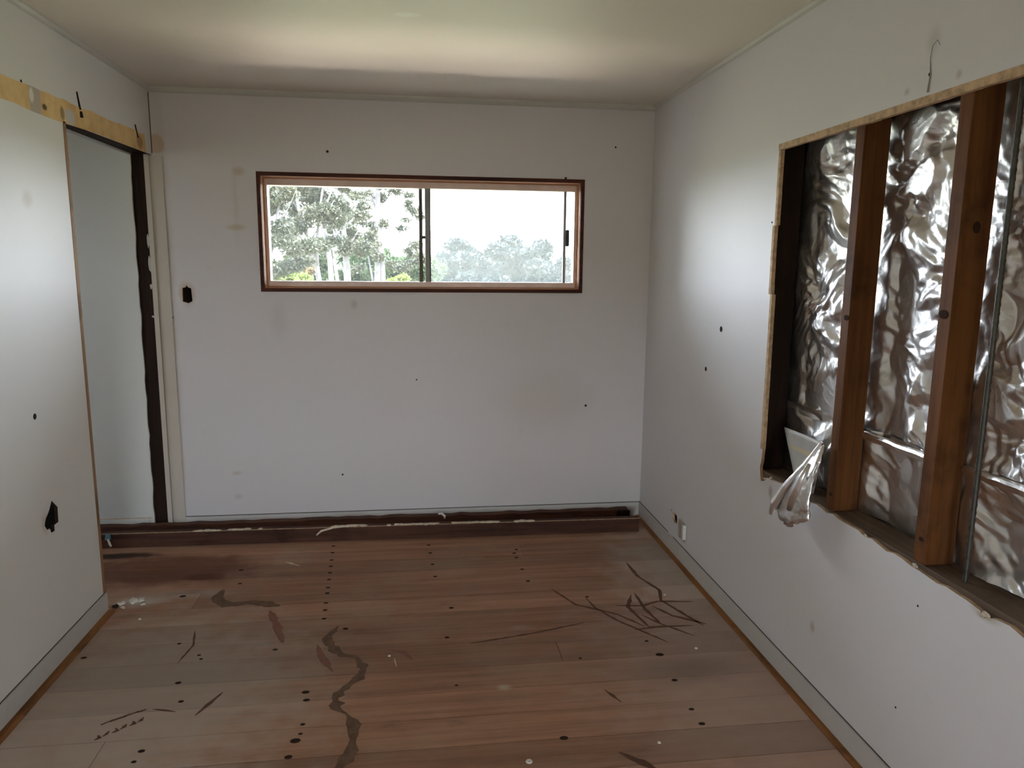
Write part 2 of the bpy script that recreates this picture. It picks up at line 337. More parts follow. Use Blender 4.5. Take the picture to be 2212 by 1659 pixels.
ribbon('plaster_streak', [(-.68, 3.66), (-.60, 3.60)], .012, m_cream, floor)
ribbon('plaster_streak', [(-.10, 2.66), (-.09, 2.60)], .008, m_cream, floor)

# ---------------------------------------------------------------- walls
wl, wr, wb, wt = -.838, .950, 1.357, 1.992     # window opening
def ragged(a, b, step, amp, skipends=True):
    a = Vector(a); b = Vector(b); n_ = max(2, int((b-a).length/step)); t = (b-a).normalized(); nn = Vector((-t.y, t.x)); out = [tuple(a)]
    for i in range(1, n_): out.append(tuple(a.lerp(b, i/n_)+nn*random.uniform(-amp, amp)))
    return out
# back wall lining of this room
hole_b = [(-1.248, 1.375), (-1.232, 1.378), (-1.228, 1.39), (-1.218, 1.378), (-1.203, 1.372), (-1.200, 1.305), (-1.222, 1.292), (-1.231, 1.296), (-1.250, 1.302)]
wall_back = slab('wall_back', [(-1.40, -.02), (R+.12, -.02), (R+.12, H), (-1.40, H)], [[(wl, wb), (wr, wb), (wr, wt), (wl, wt)], hole_b],
                 lambda u, v, t: (u, D+t, v), .012, [m_back, m_core])
tag(wall_back, kind='structure')
# back lining of the adjoining room, seen through the opening
edge = ragged((-1.466, 2.10), (-1.476, .055), .05, .004)
wall_back_side = slab('wall_back_adjoining', [(-4, -.02), (-4, H), (-1.46, H)]+edge+[(-1.476, -.02)], [], lambda u, v, t: (u, D+t, v), .012, [m_side, m_trim])
tag(wall_back_side, kind='structure')
# framing and cladding behind it
clad = slab('wall_back_cladding', [(-4.1, -.5), (R+.2, -.5), (R+.2, 2.75), (-4.1, 2.75)], [[(wl+.0, wb), (wr, wb), (wr, wt), (wl, wt)]], lambda u, v, t: (u, D+.104+t, v), .03, [m_clad])
tag(clad, kind='structure')
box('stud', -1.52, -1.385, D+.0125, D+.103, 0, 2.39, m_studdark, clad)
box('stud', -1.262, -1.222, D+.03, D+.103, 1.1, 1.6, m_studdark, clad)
for zz, ln in [(1.62, .05), (1.50, .06), (1.38, .018), (1.22, .008)]:
    bm = bmesh.new(); bmesh.ops.create_icosphere(bm, subdivisions=2, radius=1)
    for v in bm.verts: v.co *= random.uniform(.7, 1.2)
    o = finish('plaster_dab', bm, m_skirt, clad); o.scale = (.008, .003, ln*.8); o.location = (-1.410, D+.013, zz)
# right wall with the cut-out
op = [(2.655, 1.965)] + ragged((2.652, 1.70), (2.640, .80), .05, .0035)[0:0]
left_edge = [(2.655, 1.965), (2.654, 1.80), (2.652, 1.685), (2.660, 1.675), (2.664, 1.60), (2.668, 1.55), (2.664, 1.47), (2.650, 1.45), (2.650, 1.32), (2.646, 1.31), (2.644, 1.1), (2.640, .95), (2.636, .80), (2.640, .76), (2.648, .735), (2.640, .70), (2.632, .682), (2.605, .69), (2.595, .705)]
bot = ragged((2.56, .712), (2.20, .718), .03, .006) + ragged((2.20, .718), (1.50, .704), .035, .005) + [(1.49, .702), (1.475, .69), (1.455, .70)] + ragged((1.44, .704), (.72, .704), .04, .005)
opening = left_edge + bot + [(.70, .704), (.70, 1.965)]
outlet = [(3.588, .222), (3.548, .226), (3.518, .222), (3.515, .182), (3.548, .176), (3.572, .182)]
wall_right = slab('wall_right', [(-2.6, -.02), (D+.11, -.02), (D+.11, H), (-2.6, H)], [opening, outlet], lambda u, v, t: (R+t, u, v), .012, [m_right, m_core])
tag(wall_right, kind='structure')
wrc = box('wall_right_cladding', R+.135, R+.165, -2.7, D+.25, -.5, 2.75, m_clad); tag(wrc, kind='structure')
# left wall: full height up to the opening, header above it
hole_l = [(2.814, .630), (2.853, .592), (2.849, .535), (2.817, .534), (2.816, .512), (2.791, .513), (2.781, .534), (2.764, .535), (2.747, .556), (2.758, .577), (2.788, .598)]
YO = 3.192
wall_left = slab('wall_left', [(-2.6, -.02), (YO, -.02), (YO+.002, .8), (YO-.002, 1.4), (YO, 2.05), (D, 2.062), (D, H), (-2.6, H)], [hole_l], lambda u, v, t: (-L-t, u, v), .012, [m_left, m_hole])
tag(wall_left, kind='structure')
bk = slab('wall_left_reverse', [(-2.6, -.02), (YO, -.02), (YO, 2.05), (D, 2.06), (D, H), (-2.6, H)], [], lambda u, v, t: (-L-.102-t, u, v), .012, [m_side]); tag(bk, kind='structure')
box('end_stud', -L-.101, -L-.013, YO-.045, YO-.004, 0, 2.04, m_studdark, bk)
box('header', -L-.101, -L-.013, YO-.04, D-.002, 2.066, 2.16, m_studdark, bk)
box('raw_edge', -L-.013, -L+.0015, YO-.022, YO+.0015, .08, 2.052, wood('raw_edge_timber', (.42, .27, .15), (.30, .16, .08), 'Z', dk=.5), wall_left)
# yellow glue band along the left wall over the opening
top = ragged((-2.5, 2.122), (2.95, 2.125), .15, .003) + ragged((2.95, 2.130), (D-.10, 2.150), .06, .004)
low = ragged((D-.085, 2.062), (YO, 2.052), .2, .001) + ragged((YO-.01, 2.045), (-2.5, 2.040), .12, .003)
slab('glue_band', top+[(D-.095, 2.150)]+low+[(-2.5, 2.04)], [], lambda u, v, t: (-L+.0015-t, u, v), .0015, [m_yellow], wall_left)
for a, b, wd in [((3.316, 2.192), (3.332, 2.125), .010), ((3.336, 2.118), (3.336, 2.095), .018), ((3.941, 2.176), (3.964, 2.118), .010)]:
    bm = bmesh.new(); tube(bm, [(-L-.001, a[0], a[1]), (-L+.002, b[0], b[1])], wd/2, 6); finish('fixing_slot', bm, m_hole, wall_left)
for par, nx, lst in [(wall_left, (-L, 'x'), [(2.880, 2.131, .007), (3.025, 2.078, .009), (2.754, .963, .013), (3.15, 2.10, .005), (2.98, 2.118, .005)]),
                     (wall_right, (R, 'x'), [(3.092, 1.242, .013), (3.239, 1.042, .011), (1.862, 2.02, .005), (1.70, .611, .003), (1.745, .28, .003), (2.681, 1.684, .004), (1.35, 1.985, .006), (3.60, .226, .004)]),
                     (wall_back, (D, 'y'), [(-.463, 2.105, .008), (-1.328, 1.987, .010), (-1.312, 1.215, .010), (.99, .695, .008), (.841, 1.997, .008), (1.123, 2.173, .006), (-.003, .861, .005), (-.432, .312, .006), (-1.36, 1.95, .004)])]:
    for a, b, r in lst:
        if nx[1] == 'x':
            o = mark((nx[0], a, b), r, r, .002, par); o.rotation_euler = (0, math.pi/2, 0)
        else:
            o = mark((a, nx[0], b), r, r, .002, par); o.rotation_euler = (math.pi/2, 0, 0)
# curved pencil line on the right wall above the opening
bm = bmesh.new(); tube(bm, [(R-.0002, 1.862, 1.975), (R-.0002, 1.858, 2.02), (R-.0002, 1.866, 2.06), (R-.0002, 1.862, 2.09), (R-.0002, 1.845, 2.10), (R-.0002, 1.833, 2.085)], [.004, .003, .0012, .0012, .0012, .001], 6)
finish('scribble', bm, m_grey, wall_right)
# rest of the building: front wall with a low opening added for fill light, adjoining room shell
wf = slab('wall_front', [(-1.36, -.02), (R+.1, -.02), (R+.1, H), (-1.36, H)], [[(-.42, .12), (.42, .12), (.42, 1.1), (-.42, 1.1)]], lambda u, v, t: (u, -2.6-t, v), .1, [m_side]); tag(wf, kind='structure')
ws = slab('wall_side', [(.6, -.02), (D+.1, -.02), (D+.1, H), (.6, H)], [[(1.6, 1.3), (2.2, 1.3), (2.2, 2.0), (1.6, 2.0)]], lambda u, v, t: (-4-t, u, v), .1, [m_side]); tag(ws, kind='structure')  # window opening made up to light the next room
wi = box('wall_inner', -4.1, -L-.114, .5, .6, -.02, H, m_side); tag(wi, kind='structure')
ceil = box('ceiling', -4.1, R+.17, -2.75, D+.14, H, H+.06, m_ceil); tag(ceil, kind='structure')
roof = box('roof', -4.6, R+.8, -3.3, D+.75, H+.36, H+.42, m_clad); tag(roof, kind='structure')
sky_blocker = box('unseen_sky_blocker', -4.6, R+1.6, D+.15, D+2.1, H+.10, H+.15, m_clad); tag(sky_blocker, kind='structure')  # unseen roof added to cut off the high sky light
for k_, xx in enumerate((-2.45, 2.35)):
    v_ = box('unseen_side_blocker', xx-.03, xx+.03, D+.14, D+2.0, -.4, H+.10, m_clad); tag(v_, kind='structure')  # unseen end screens added to block sky light from the sides
# cornice beads
def cornice(name, a, b, inward, s=.022):
    bm = bmesh.new(); a = Vector(a); b = Vector(b); i = Vector(inward); up = Vector((0, 0, -1)); rings = []
    prof = [(0, 0), (s, 0), (s*.92, s*.35), (s*.6, s*.75), (s*.25, s*.95), (0, s)]
    for p in (a, b): rings.append([bm.verts.new(p+i*x+up*z) for x, z in prof])
    for k in range(len(prof)): j = (k+1) % len(prof); bm.faces.new([rings[0][k], rings[0][j], rings[1][j], rings[1][k]])
    bm.faces.new(rings[0]); bm.faces.new(rings[1][::-1]); bmesh.ops.recalc_face_normals(bm, faces=bm.faces)
    return tag(finish(name, bm, m_trim), kind='structure')
cornice('trim_1', (-L, D, H), (R, D, H), (0, -1, 0), .026)
cornice('trim_2', (R, -2.6, H), (R, D-.026, H), (-1, 0, 0), .020)
cornice('trim_3', (-L, -2.6, H), (-L, D-.026, H), (1, 0, 0), .020)
# dark joint line in the left corner + painted corner strip on the back wall
tag(box('trim_4', -L, -L+.004, D-.003, D-.0002, 2.07, H-.028, m_dkbr), kind='structure')
bm = bmesh.new()
for x0, x1, yy in [(-1.398, -1.374, .016), (-1.370, -1.306, .006)]:
    v = add_box(bm, x0, x1, D-yy, D-.0002, .055, 2.06)
    for q in v:                                   # strips lean a little, like the photo
        if q.co.z > 1: q.co.x += .003 if x0 < -1.38 else -.002
s5 = finish('trim_5', bm, m_strip); tag(s5, kind='structure')
# skirtings, shadow line above put in as a thin dark strip, and floor beads
def skirting(name, parts, mat=m_skirt):
    root = link(name, None); tag(root, kind='structure')
    for nm, b, m in parts: box(nm, *b, m, root)
SK = .093
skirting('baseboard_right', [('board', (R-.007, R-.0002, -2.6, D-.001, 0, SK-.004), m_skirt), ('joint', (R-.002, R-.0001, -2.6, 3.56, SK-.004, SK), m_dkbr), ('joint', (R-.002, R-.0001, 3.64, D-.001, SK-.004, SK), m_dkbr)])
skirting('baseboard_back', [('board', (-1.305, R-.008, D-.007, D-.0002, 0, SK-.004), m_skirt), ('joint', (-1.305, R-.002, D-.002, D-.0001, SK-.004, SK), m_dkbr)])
skirting('baseboard_adjoining', [('board', (-3.9, -1.50, D-.007, D-.0002, 0, SK-.004), m_side), ('joint', (-3.9, -1.485, D-.002, D-.0001, SK-.004, SK), m_core)])
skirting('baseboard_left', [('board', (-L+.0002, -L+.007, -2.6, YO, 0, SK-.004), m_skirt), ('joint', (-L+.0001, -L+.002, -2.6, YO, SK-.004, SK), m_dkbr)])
def quad(name, x0, x1, ya, yb, zt, hi_left):
    bm = bmesh.new(); n_ = 60; rows = []
    for i in range(n_+1):
        y_ = ya+(yb-ya)*i/n_; j = random.uniform(-.0015, .0015)
        xa, xb = (x0, x1+j) if not hi_left else (x0+j, x1)
        wall_x, room_x = (xa, xb) if not hi_left else (xb, xa)
        rows.append([bm.verts.new((wall_x, y_, 0)), bm.verts.new((wall_x, y_, zt)), bm.verts.new((wall_x+(room_x-wall_x)*.6, y_, zt*.85)), bm.verts.new((room_x, y_, zt*.35)), bm.verts.new((room_x, y_, 0))])
    for a, b in zip(rows, rows[1:]):
        for k in range(5): bm.faces.new([a[k], a[(k+1) % 5], b[(k+1) % 5], b[k]])
    bm.faces.new(rows[0]); bm.faces.new(rows[-1][::-1]); bmesh.ops.recalc_face_normals(bm, faces=bm.faces)
    return tag(finish(name, bm, m_bead), kind='structure')
quad('trim_6', R-.030, R-.0075, -2.6, D-.01, .010, True)
quad('trim_7', -L+.0075, -L+.036, -2.6, YO-.005, .010, False)

# ---------------------------------------------------------------- window
win = link('window_1', None); tag(win, kind='structure')
def rect_frame(name, x0, x1, z0, z1, t, y0, y1, mat, tb=None, tt=None, tl=None, trr=None):
    tb = tb or t; tt = tt or t; tl = tl or t; trr = trr or t
    bm = bmesh.new()
    add_box(bm, x0, x1, y0, y1, z0, z0+tb); add_box(bm, x0, x1, y0, y1, z1-tt, z1)
    add_box(bm, x0, x0+tl, y0, y1, z0+tb, z1-tt); add_box(bm, x1-trr, x1, y0, y1, z0+tb, z1-tt)
    return finish(name, bm, mat, win)
rect_frame('lining_edge', wl, wr, wb, wt, .020, D-.006, D+.012, m_framedk)
rect_frame('timber_lining', wl+.001, wr-.001, wb+.001, wt-.001, .020, D+.012, D+.135, m_frame)
rect_frame('stop_bead', wl+.021, wr-.021, wb+.021, wt-.021, .007, D+.055, D+.072, m_frame)
rect_frame('window_frame', wl+.021, wr-.021, wb+.021, wt-.021, .018, D+.072, D+.130, m_alu, tb=.036, tt=.040)
zg0, zg1 = wb+.057, wt-.061
box('fixed_pane', wl+.039, .035, D+.112, D+.116, zg0, zg1, m_glass, win)
box('stile', .021, .041, D+.105, D+.122, zg0, zg1, m_dkbr, win)
box('mullion', .054, .083, D+.080, D+.128, zg0, zg1, m_grey, win)
box('mullion_edge', .079, .086, D+.078, D+.080, zg0, zg1, m_dkbr, win)
sash = box('sliding_pane', .083, .853, D+.092, D+.096, zg0, zg1, m_haze, win)
box('sash_stile', .851, .866, D+.084, D+.104, zg0, zg1, m_grey, win)
box('side_pane', .866, wr-.039, D+.112, D+.116, zg0, zg1, m_haze, win)
lt = box('latch', .866, .884, D+.070, D+.100, 1.622, 1.718, m_black, win, bevel=.004)
box('latch_catch', .041, .054, D+.09, D+.11, 1.655, 1.672, m_dkbr, win)

# ---------------------------------------------------------------- exposed wall framing (right)
def timber(name, x0, x1, y0, y1, z0, z1, mat, label, cat, group=None):
    bm = bmesh.new(); add_box(bm, x0, x1, y0, y1, z0, z1)
    bmesh.ops.bevel(bm, geom=bm.edges[:], offset=.002, segments=1, affect='EDGES')
    return tag(finish(name, bm, mat), label, cat, group)
X0, X1 = R+.0125, R+.098
SG = 'exposed studs in the right wall'
timber('wall_stud', X0, X1, 2.655, 2.70, .722, 1.998, m_studdark, 'dark shadowed wall stud at the far end of the opening', 'stud', SG)  # shade at the far end put into a darker timber colour
st1 = timber('wall_stud', X0, X1, 2.150, 2.195, .722, 1.998, m_stud, 'orange-brown timber stud beside the hanging foil scrap', 'stud', SG)
st2 = timber('wall_stud', X0, X1, 1.708, 1.756, .722, 1.998, m_stud, 'nearer orange-brown timber stud, just beyond the steel rod', 'stud', SG)
timber('wall_stud', X0, X1, 1.24, 1.285, .722, 1.998, m_stud, 'wall stud nearest the camera, at the right of the opening', 'stud', SG)
timber('sill_plate', X0, X1+.02, .6, 2.75, .675, .721, m_sill, 'grey-brown timber sill plate along the bottom of the wall opening', 'timber plate')
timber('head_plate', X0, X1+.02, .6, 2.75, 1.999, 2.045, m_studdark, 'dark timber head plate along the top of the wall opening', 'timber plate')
for par, pts in [(st1, [(X0, 2.17, .775, .006), (X0, 2.165, 1.36, .009)]), (st2, [(X0, 1.735, 1.40, .012), (X0+.045, 1.7075, 1.62, .012), (X0, 1.73, .79, .006)])]:
    for x, y_, z_, r in pts:
        o = mark((x, y_, z_), r, r*1.4, .003, par, 'knot')
        o.rotation_euler = (0, math.pi/2, 0) if x == X0 else (math.pi/2, 0, 0)

# crinkled reflective foil behind the studs
def tri(x): return np.abs(((x/2/np.pi) % 1)*2-1)
def crumple(Y, Z, seed, lams, slope):
    g = np.random.default_rng(seed); h = np.zeros_like(Y)
    wy = Y+.03*np.sin(9*Z+2*np.sin(5*Y))+.02*np.sin(21*Z+13*Y+1); wz = Z+.03*np.sin(11*Y+3*np.sin(4*Z))+.02*np.sin(17*Y-15*Z)
    for lam in list(lams)*2:
        th = g.uniform(0, math.pi); ph = g.uniform(0, 6.28); a = slope*lam/4*g.uniform(.6, 1.3)
        env = .5+.5*np.sin(g.uniform(-14, 14)*Y+g.uniform(-12, 12)*Z+g.uniform(0, 6)); env = env*env*1.3
        h += a*env*tri((np.cos(th)*wy+np.sin(th)*wz)*2*np.pi/lam+ph)
    return h
STY = [2.655, 2.172, 1.732, 1.262, .8]
def pin(Y):
    d = np.min([np.abs(Y-s) for s in STY], axis=0); return np.clip((d-.02)/.06, .45, 1)
def foil_sheet(name, y0, y1, z0, z1, xb, ny, nz, seed, lams, slope, mat, parent, lean=0, vert=False):
    ys = np.linspace(y0, y1, ny); zs = np.linspace(z0, z1, nz); Y, Z = np.meshgrid(ys, zs)
    Xc = crumple(Y, Z, seed, lams, slope)
    Xc = Xc-Xc.mean()
    p_ = pin(Y)
    X = xb-.006+.006*p_**2-Xc*p_
    X = np.clip(X, X1+.0015-.0*Z, R+.132)
    v = np.stack([X, Y, Z], -1).reshape(-1, 3)
    i = np.arange(ny*nz).reshape(nz, ny); q = np.stack([i[:-1, :-1], i[:-1, 1:], i[1:, 1:], i[1:, :-1]], -1).reshape(-1, 4)
    me = bpy.data.meshes.new(name); me.from_pydata(v.tolist(), [], q.tolist()); me.materials.append(mat)
    for p_ in me.polygons: p_.use_smooth = True
    return link(name, me, parent)
foil = link('foil_insulation', None); foil.location = (0, 0, 0)
tag(foil, 'crinkled silver foil sheet lining the cavity behind the timber studs', 'foil')
foil_sheet('upper_sheet', .62, 2.74, .96, 1.998, X1+.020, 460, 260, 3, [.25, .19, .16, .14, .12, .10, .085, .07, .06, .05, .042, .035, .03], .26, m_foil, foil)
foil_sheet('lower_sheet', .62, 2.74, .722, 1.0, X1+.014, 420, 70, 9, [.4, .33, .27, .2, .15, .1, .07, .05, .04], .22, m_foil2, foil)
bm = bmesh.new()
for y0, y1, dz in [(.64, 1.238, .0), (1.287, 1.706, .004), (1.758, 2.148, -.006)]:
    n_ = 14; rows = []
    for i in range(n_+1):
        y_ = y0+(y1-y0)*i/n_; z_ = .998+dz+random.uniform(-.002, .002)
        rows.append([bm.verts.new((X1-.006, y_, z_)), bm.verts.new((X1-.010, y_, z_-.008)), bm.verts.new((X1-.004, y_, z_-.024)), bm.verts.new((X1+.004, y_, z_+.002))])
    for a, b in zip(rows, rows[1:]):
        for k in range(4): bm.faces.new([a[k], a[(k+1) % 4], b[(k+1) % 4], b[k]])
    bm.faces.new(rows[0]); bm.faces.new(rows[-1][::-1])
bmesh.ops.recalc_face_normals(bm, faces=bm.faces)
finish('folded_lap', bm, m_flap, foil)
# steel tie rod
bm = bmesh.new(); tube(bm, [(R+.05, 1.604, .7215), (R+.05, 1.604, 1.9985)], .0065, 10)
for i in range(60):
    z_ = .735+i*.021; tube(bm, [(R+.05, 1.604, z_), (R+.05, 1.604, z_+.008)], .0073, 10)
tag(finish('tie_rod', bm, m_steel), 'thin dark threaded steel rod standing in the wall opening before the foil', 'rod')
# paper backed foil flap in the far bay
def sheet3(name, quads, th, mat, bend=0, n_=10):
    a, b, c, d = [Vector(q) for q in quads]; bm = bmesh.new(); nn = (b-a).cross(d-a).normalized(); g = []
    for s_ in (0, 1):
        g.append([[bm.verts.new(a.lerp(b, i/n_).lerp(d.lerp(c, i/n_), j/n_)+nn*(th*s_+bend*math.sin(math.pi*i/n_)*math.sin(math.pi*(.2+.8*j/n_)))) for i in range(n_+1)] for j in range(n_+1)])
    for j in range(n_):
        for i in range(n_):
            bm.faces.new([g[0][j][i], g[0][j][i+1], g[0][j+1][i+1], g[0][j+1][i]]); bm.faces.new([g[1][j][i], g[1][j+1][i], g[1][j+1][i+1], g[1][j][i+1]])
    for k in range(n_):
        for P_ in ([(0, k), (0, k+1)], [(n_, k), (n_, k+1)], [(k, 0), (k+1, 0)], [(k, n_), (k+1, n_)]):
            (j0, i0), (j1, i1) = P_; bm.faces.new([g[0][j0][i0], g[0][j1][i1], g[1][j1][i1], g[1][j0][i0]])
    bmesh.ops.recalc_face_normals(bm, faces=bm.faces)
    return finish(name, bm, mat, None, True)
o = sheet3('paper_flap', [(R+.050, 2.575, .912), (R+.050, 2.297, .916), (R+.045, 2.33, .724), (R+.050, 2.46, .724)], .0012, m_paper, .008)
tag(o, 'pale paper-backed flap with a yellow line, leaning behind the hanging foil scrap', 'flap')
# hanging foil scrap: a folded, twisted strip draped over the broken sill edge
def hanging():
    bm = bmesh.new(); N, K = 26, 28; rings = []
    top = Vector((R-.012, 2.205, .935)); g = random.Random(4)
    for i in range(N+1):
        t = i/N
        cy = 2.206+.040*t+.022*t*t; cz = .935-.292*t; cx = R-.012-.055*math.sin(min(1, t*1.3)*math.pi*.5)
        wy = .010+.092*t**.75*(1 if t < .9 else (1-(t-.9)/.1*.35)); wx = .007+.024*t**.8
        if t > .93: wy *= .9; cz += .004
        ring = []
        for k in range(K):
            a = 2*math.pi*k/K; rr_ = 1+.10*math.sin(5*a+6*t)+.08*g.uniform(-1, 1)
            ring.append(bm.verts.new((cx+wx*math.sin(a)*rr_*(1 if k % 2 else .72), cy+wy*math.cos(a)*rr_, cz+.012*math.cos(a*2+1)*t-.012*math.cos(a)*t)))
        rings.append(ring)
    for a, b in zip(rings, rings[1:]):
        for k in range(K): bm.faces.new([a[k], a[(k+1) % K], b[(k+1) % K], b[k]])
    bm.faces.new(rings[0][::-1]); bm.faces.new(rings[-1]); bmesh.ops.recalc_face_normals(bm, faces=bm.faces)
    return bm
fs = link('foil_scrap', None); fs.location = (0, 0, 0)
tag(fs, 'crumpled silver foil scrap hanging over the broken lower edge of the wall opening', 'foil scrap')
b_ = finish('pouch', hanging(), m_flap, fs, True)
bm = bmesh.new()
tube(bm, [(R-.016, 2.200, .945), (R-.050, 2.235, .86), (R-.085, 2.285, .77), (R-.100, 2.325, .70), (R-.095, 2.352, .652)], [.007, .007, .010, .015, .010], 7)
for v in bm.verts: v.co += Vector([random.uniform(-.0025, .0025) for _ in range(3)])
finish('folded_edge', bm, m_flap, fs)
bm = bmesh.new()
tube(bm, [(R-.060, 2.190, .875), (R-.078, 2.200, .82), (R-.088, 2.225, .75), (R-.088, 2.245, .70)], [.006, .014, .016, .010], 8)
finish('inner_fold', bm, m_foil2, fs, True)

bm = bmesh.new()
for i in range(40):
    ya = .7+i*.049; add_box(bm, R-.004, R+.0125, ya, ya+.049, 1.944+random.uniform(-.001, .001), 1.966)
finish('cut_edge_strip', bm, m_core, wall_right)
bm = bmesh.new(); zz = 1.944; yy = 2.650
while zz > .86:
    st_ = random.uniform(.06, .16); yo = 2.662+(zz-1.5)*.010 if 1.44 < zz < 1.70 else 2.652-(1.944-zz)*.008
    add_box(bm, R-.002, R+.0125, yo-.009, yo+.006+random.uniform(0, .002), zz-st_, zz); zz -= st_
finish('split_edge_strip', bm, m_core, wall_right)
# torn sheet fragments along the lower edge
for y_, z_, s_ in [(1.725, .716, .012), (1.47, .700, .014), (1.485, .693, .009), (2.55, .716, .012), (1.95, .716, .008), (2.60, .700, .010)]:
    bm = bmesh.new(); bmesh.ops.create_icosphere(bm, subdivisions=2, radius=1)
    for v in bm.verts: v.co = Vector((v.co.x*.35, v.co.y, v.co.z*.55))*random.uniform(.7, 1.15)
    o = finish('torn_fragment', bm, m_cream, wall_right); o.scale = (s_, s_, s_); o.location = (R-.001, y_, z_)
# dark lining behind the socket hole and the socket bracket
ob = link('socket_bracket', None); ob.location = (R, 3.44, .18)
tag(ob, 'small beige socket bracket with a white upright strip, low on the right wall', 'socket bracket')
def cbox(name, x0, x1, y0, y1, z0, z1, mat, par):
    l = par.location; return box(name, x0-l.x, x1-l.x, y0-l.y, y1-l.y, z0-l.z, z1-l.z, mat, par)
cbox('plate', R-.004, R-.0003, 3.385, 3.475, .128, .222, plain('beige_bracket', (.46, .40, .33), .6), ob)
cbox('upright_strip', R-.020, R-.004, 3.372, 3.392, .148, .222, plain('white_strip', (.85, .83, .78), .5), ob)
# ---------------------------------------------------------------- timber plates on the floor along the back wall
def plank(name, p0, p1, depth, h, mat, label, rag=0):
    a = Vector(p0); b = Vector(p1); t = (b-a).normalized(); nn = Vector((-t.y, t.x)); n_ = 60; bm = bmesh.new(); rows = []
    for i in range(n_+1):
        q = a.lerp(b, i/n_); dz = random.uniform(-rag, rag)
        rows.append([bm.verts.new((q.x, q.y, .001)), bm.verts.new((q.x, q.y, h-.003+dz)), bm.verts.new((q.x+nn.x*.003, q.y+nn.y*.003, h+dz)), bm.verts.new((q.x+nn.x*depth, q.y+nn.y*depth, h+dz)), bm.verts.new((q.x+nn.x*depth, q.y+nn.y*depth, .001))])
    for r_, s_ in zip(rows, rows[1:]):
        for k in range(5):
            bm.faces.new([r_[k], r_[(k+1) % 5], s_[(k+1) % 5], s_[k]])
    bm.faces.new(rows[0]); bm.faces.new(rows[-1][::-1]); bmesh.ops.recalc_face_normals(bm, faces=bm.faces)
    return tag(finish(name, bm, mat), label, 'timber', 'dark timbers along the foot of the back wall')
front = plank('timber_plate', (-2.3, 3.955), (1.262, 3.893), .042, .080, m_plank, 'front dark timber on edge with cream crumbs along its top', .0006)
rear = plank('timber_plate', (-2.3, 4.098), (1.255, 4.098), .045, .064, m_plank, 'rear dark timber against the white skirting of the back wall', .004)
box('end_block', 1.195, 1.262, 4.078, 4.097, .001, .062, m_studdark, rear)
for x in (-1.51, -.42, .45, 1.12):
    yf = 3.955-(x+2.3)*.0174
    box('joint_block', x-.02, x+.02, yf+.043, yf+.125, .001, .040, m_plank, front)
# pale top arris line of the front timber and dried filler on it
def on_front(x): return 3.955-(x+2.3)*.0174
bm = bmesh.new(); add_box(bm, 0, 1, 0, 1, 0, 1); bm.clear()
for i in range(70):
    x = -2.2+i*.0495; y0 = on_front(x)
    add_box(bm, x, x+.0495, y0-.0004, y0+.006, .0770, .0808+random.uniform(0, .0006))
finish('pale_top_edge', bm, plain('pale_edge_strip', (.36, .24, .15), .8, .4, 40), front)
def crumb_strip(x0, x1, hh, dens, mat):
    bm = bmesh.new(); x = x0
    while x < x1:
        ln = random.uniform(.015, .05)
        if random.random() < dens:
            y0 = on_front(x)+random.uniform(.002, .012)
            mtx = Matrix.Translation((x+ln/2, y0, .080+hh*.4)) @ Matrix.Diagonal((ln*.75, random.uniform(.008, .016), hh*random.uniform(.6, 1.2), 1))
            r = bmesh.ops.create_icosphere(bm, subdivisions=2, radius=1, matrix=mtx)
            for v in r['verts']: v.co += Vector([random.uniform(-.0015, .0015) for _ in range(3)])
        x += ln
    return bm
bm = crumb_strip(-1.2, -.86, .0035, .9, m_cream); o = finish('dried_filler', bm, m_cream, front, True); tag(o, kind='stuff')
bm = crumb_strip(-.5, .62, .005, .9, m_cream); o = finish('dried_filler', bm, m_cream, front, True); tag(o, kind='stuff')
bm = bmesh.new(); tube(bm, [(-.555, 3.905, .045), (-.53, 3.910, .066), (-.47, 3.918, .080), (-.38, 3.924, .087), (-.30, 3.93, .086)], [.004, .006, .006, .006, .004], 7)
finish('peeled_filler_strip', bm, m_cream, front, True)
bm = bmesh.new(); tube(bm, [(.115, 4.085, .080), (.135, 4.075, .084), (.150, 4.072, .070), (.150, 4.070, .055)], [.005, .007, .008, .004], 7)
tag(finish('paint_curl', bm, m_white, None, True), 'small white curl of peeled paint on the rear floor timber', 'paint curl')
m_blue = plain('blue_tape', (.12, .25, .32), .6)
bm = bmesh.new(); add_box(bm, -1.652, -1.628, 3.934, 3.9425, .05, .084); 
for v in bm.verts: v.co.x += random.uniform(-.004, .004)
bt = finish('tape_scrap', bm, m_blue); tag(bt, 'tiny blue scrap with a white tail at the left end of the front floor timber', 'scrap')
bm = bmesh.new(); tube(bm, [(-1.640, 3.936, .055), (-1.630, 3.930, .03), (-1.622, 3.926, .016)], [.005, .007, .005], 6)
finish('tail', bm, m_white, bt)
# plaster debris at the foot of the left wall end
debris = link('plaster_debris', None); tag(debris, 'small pile of broken white plaster at the foot of the left wall end', 'debris')
for x, y_, s_, m in [(-1.315, 3.245, .020, m_white), (-1.275, 3.265, .026, m_white), (-1.245, 3.275, .018, m_white), (-1.30, 3.215, .013, m_cream), (-1.335, 3.225, .014, m_hole), (-1.225, 3.24, .010, m_white), (-1.34, 3.26, .012, m_core)]:
    bm = bmesh.new(); bmesh.ops.create_icosphere(bm, subdivisions=2, radius=1)
    for v in bm.verts: v.co *= random.uniform(.6, 1.2)
    for v in bm.verts: v.co.z = max(v.co.z, -.6)
    o = finish('plaster_chunk', bm, m, debris); o.scale = (s_, s_*.7, s_*.55); o.location = (x, y_, s_*.34); o.rotation_euler = (0, 0, random.uniform(0, 3))

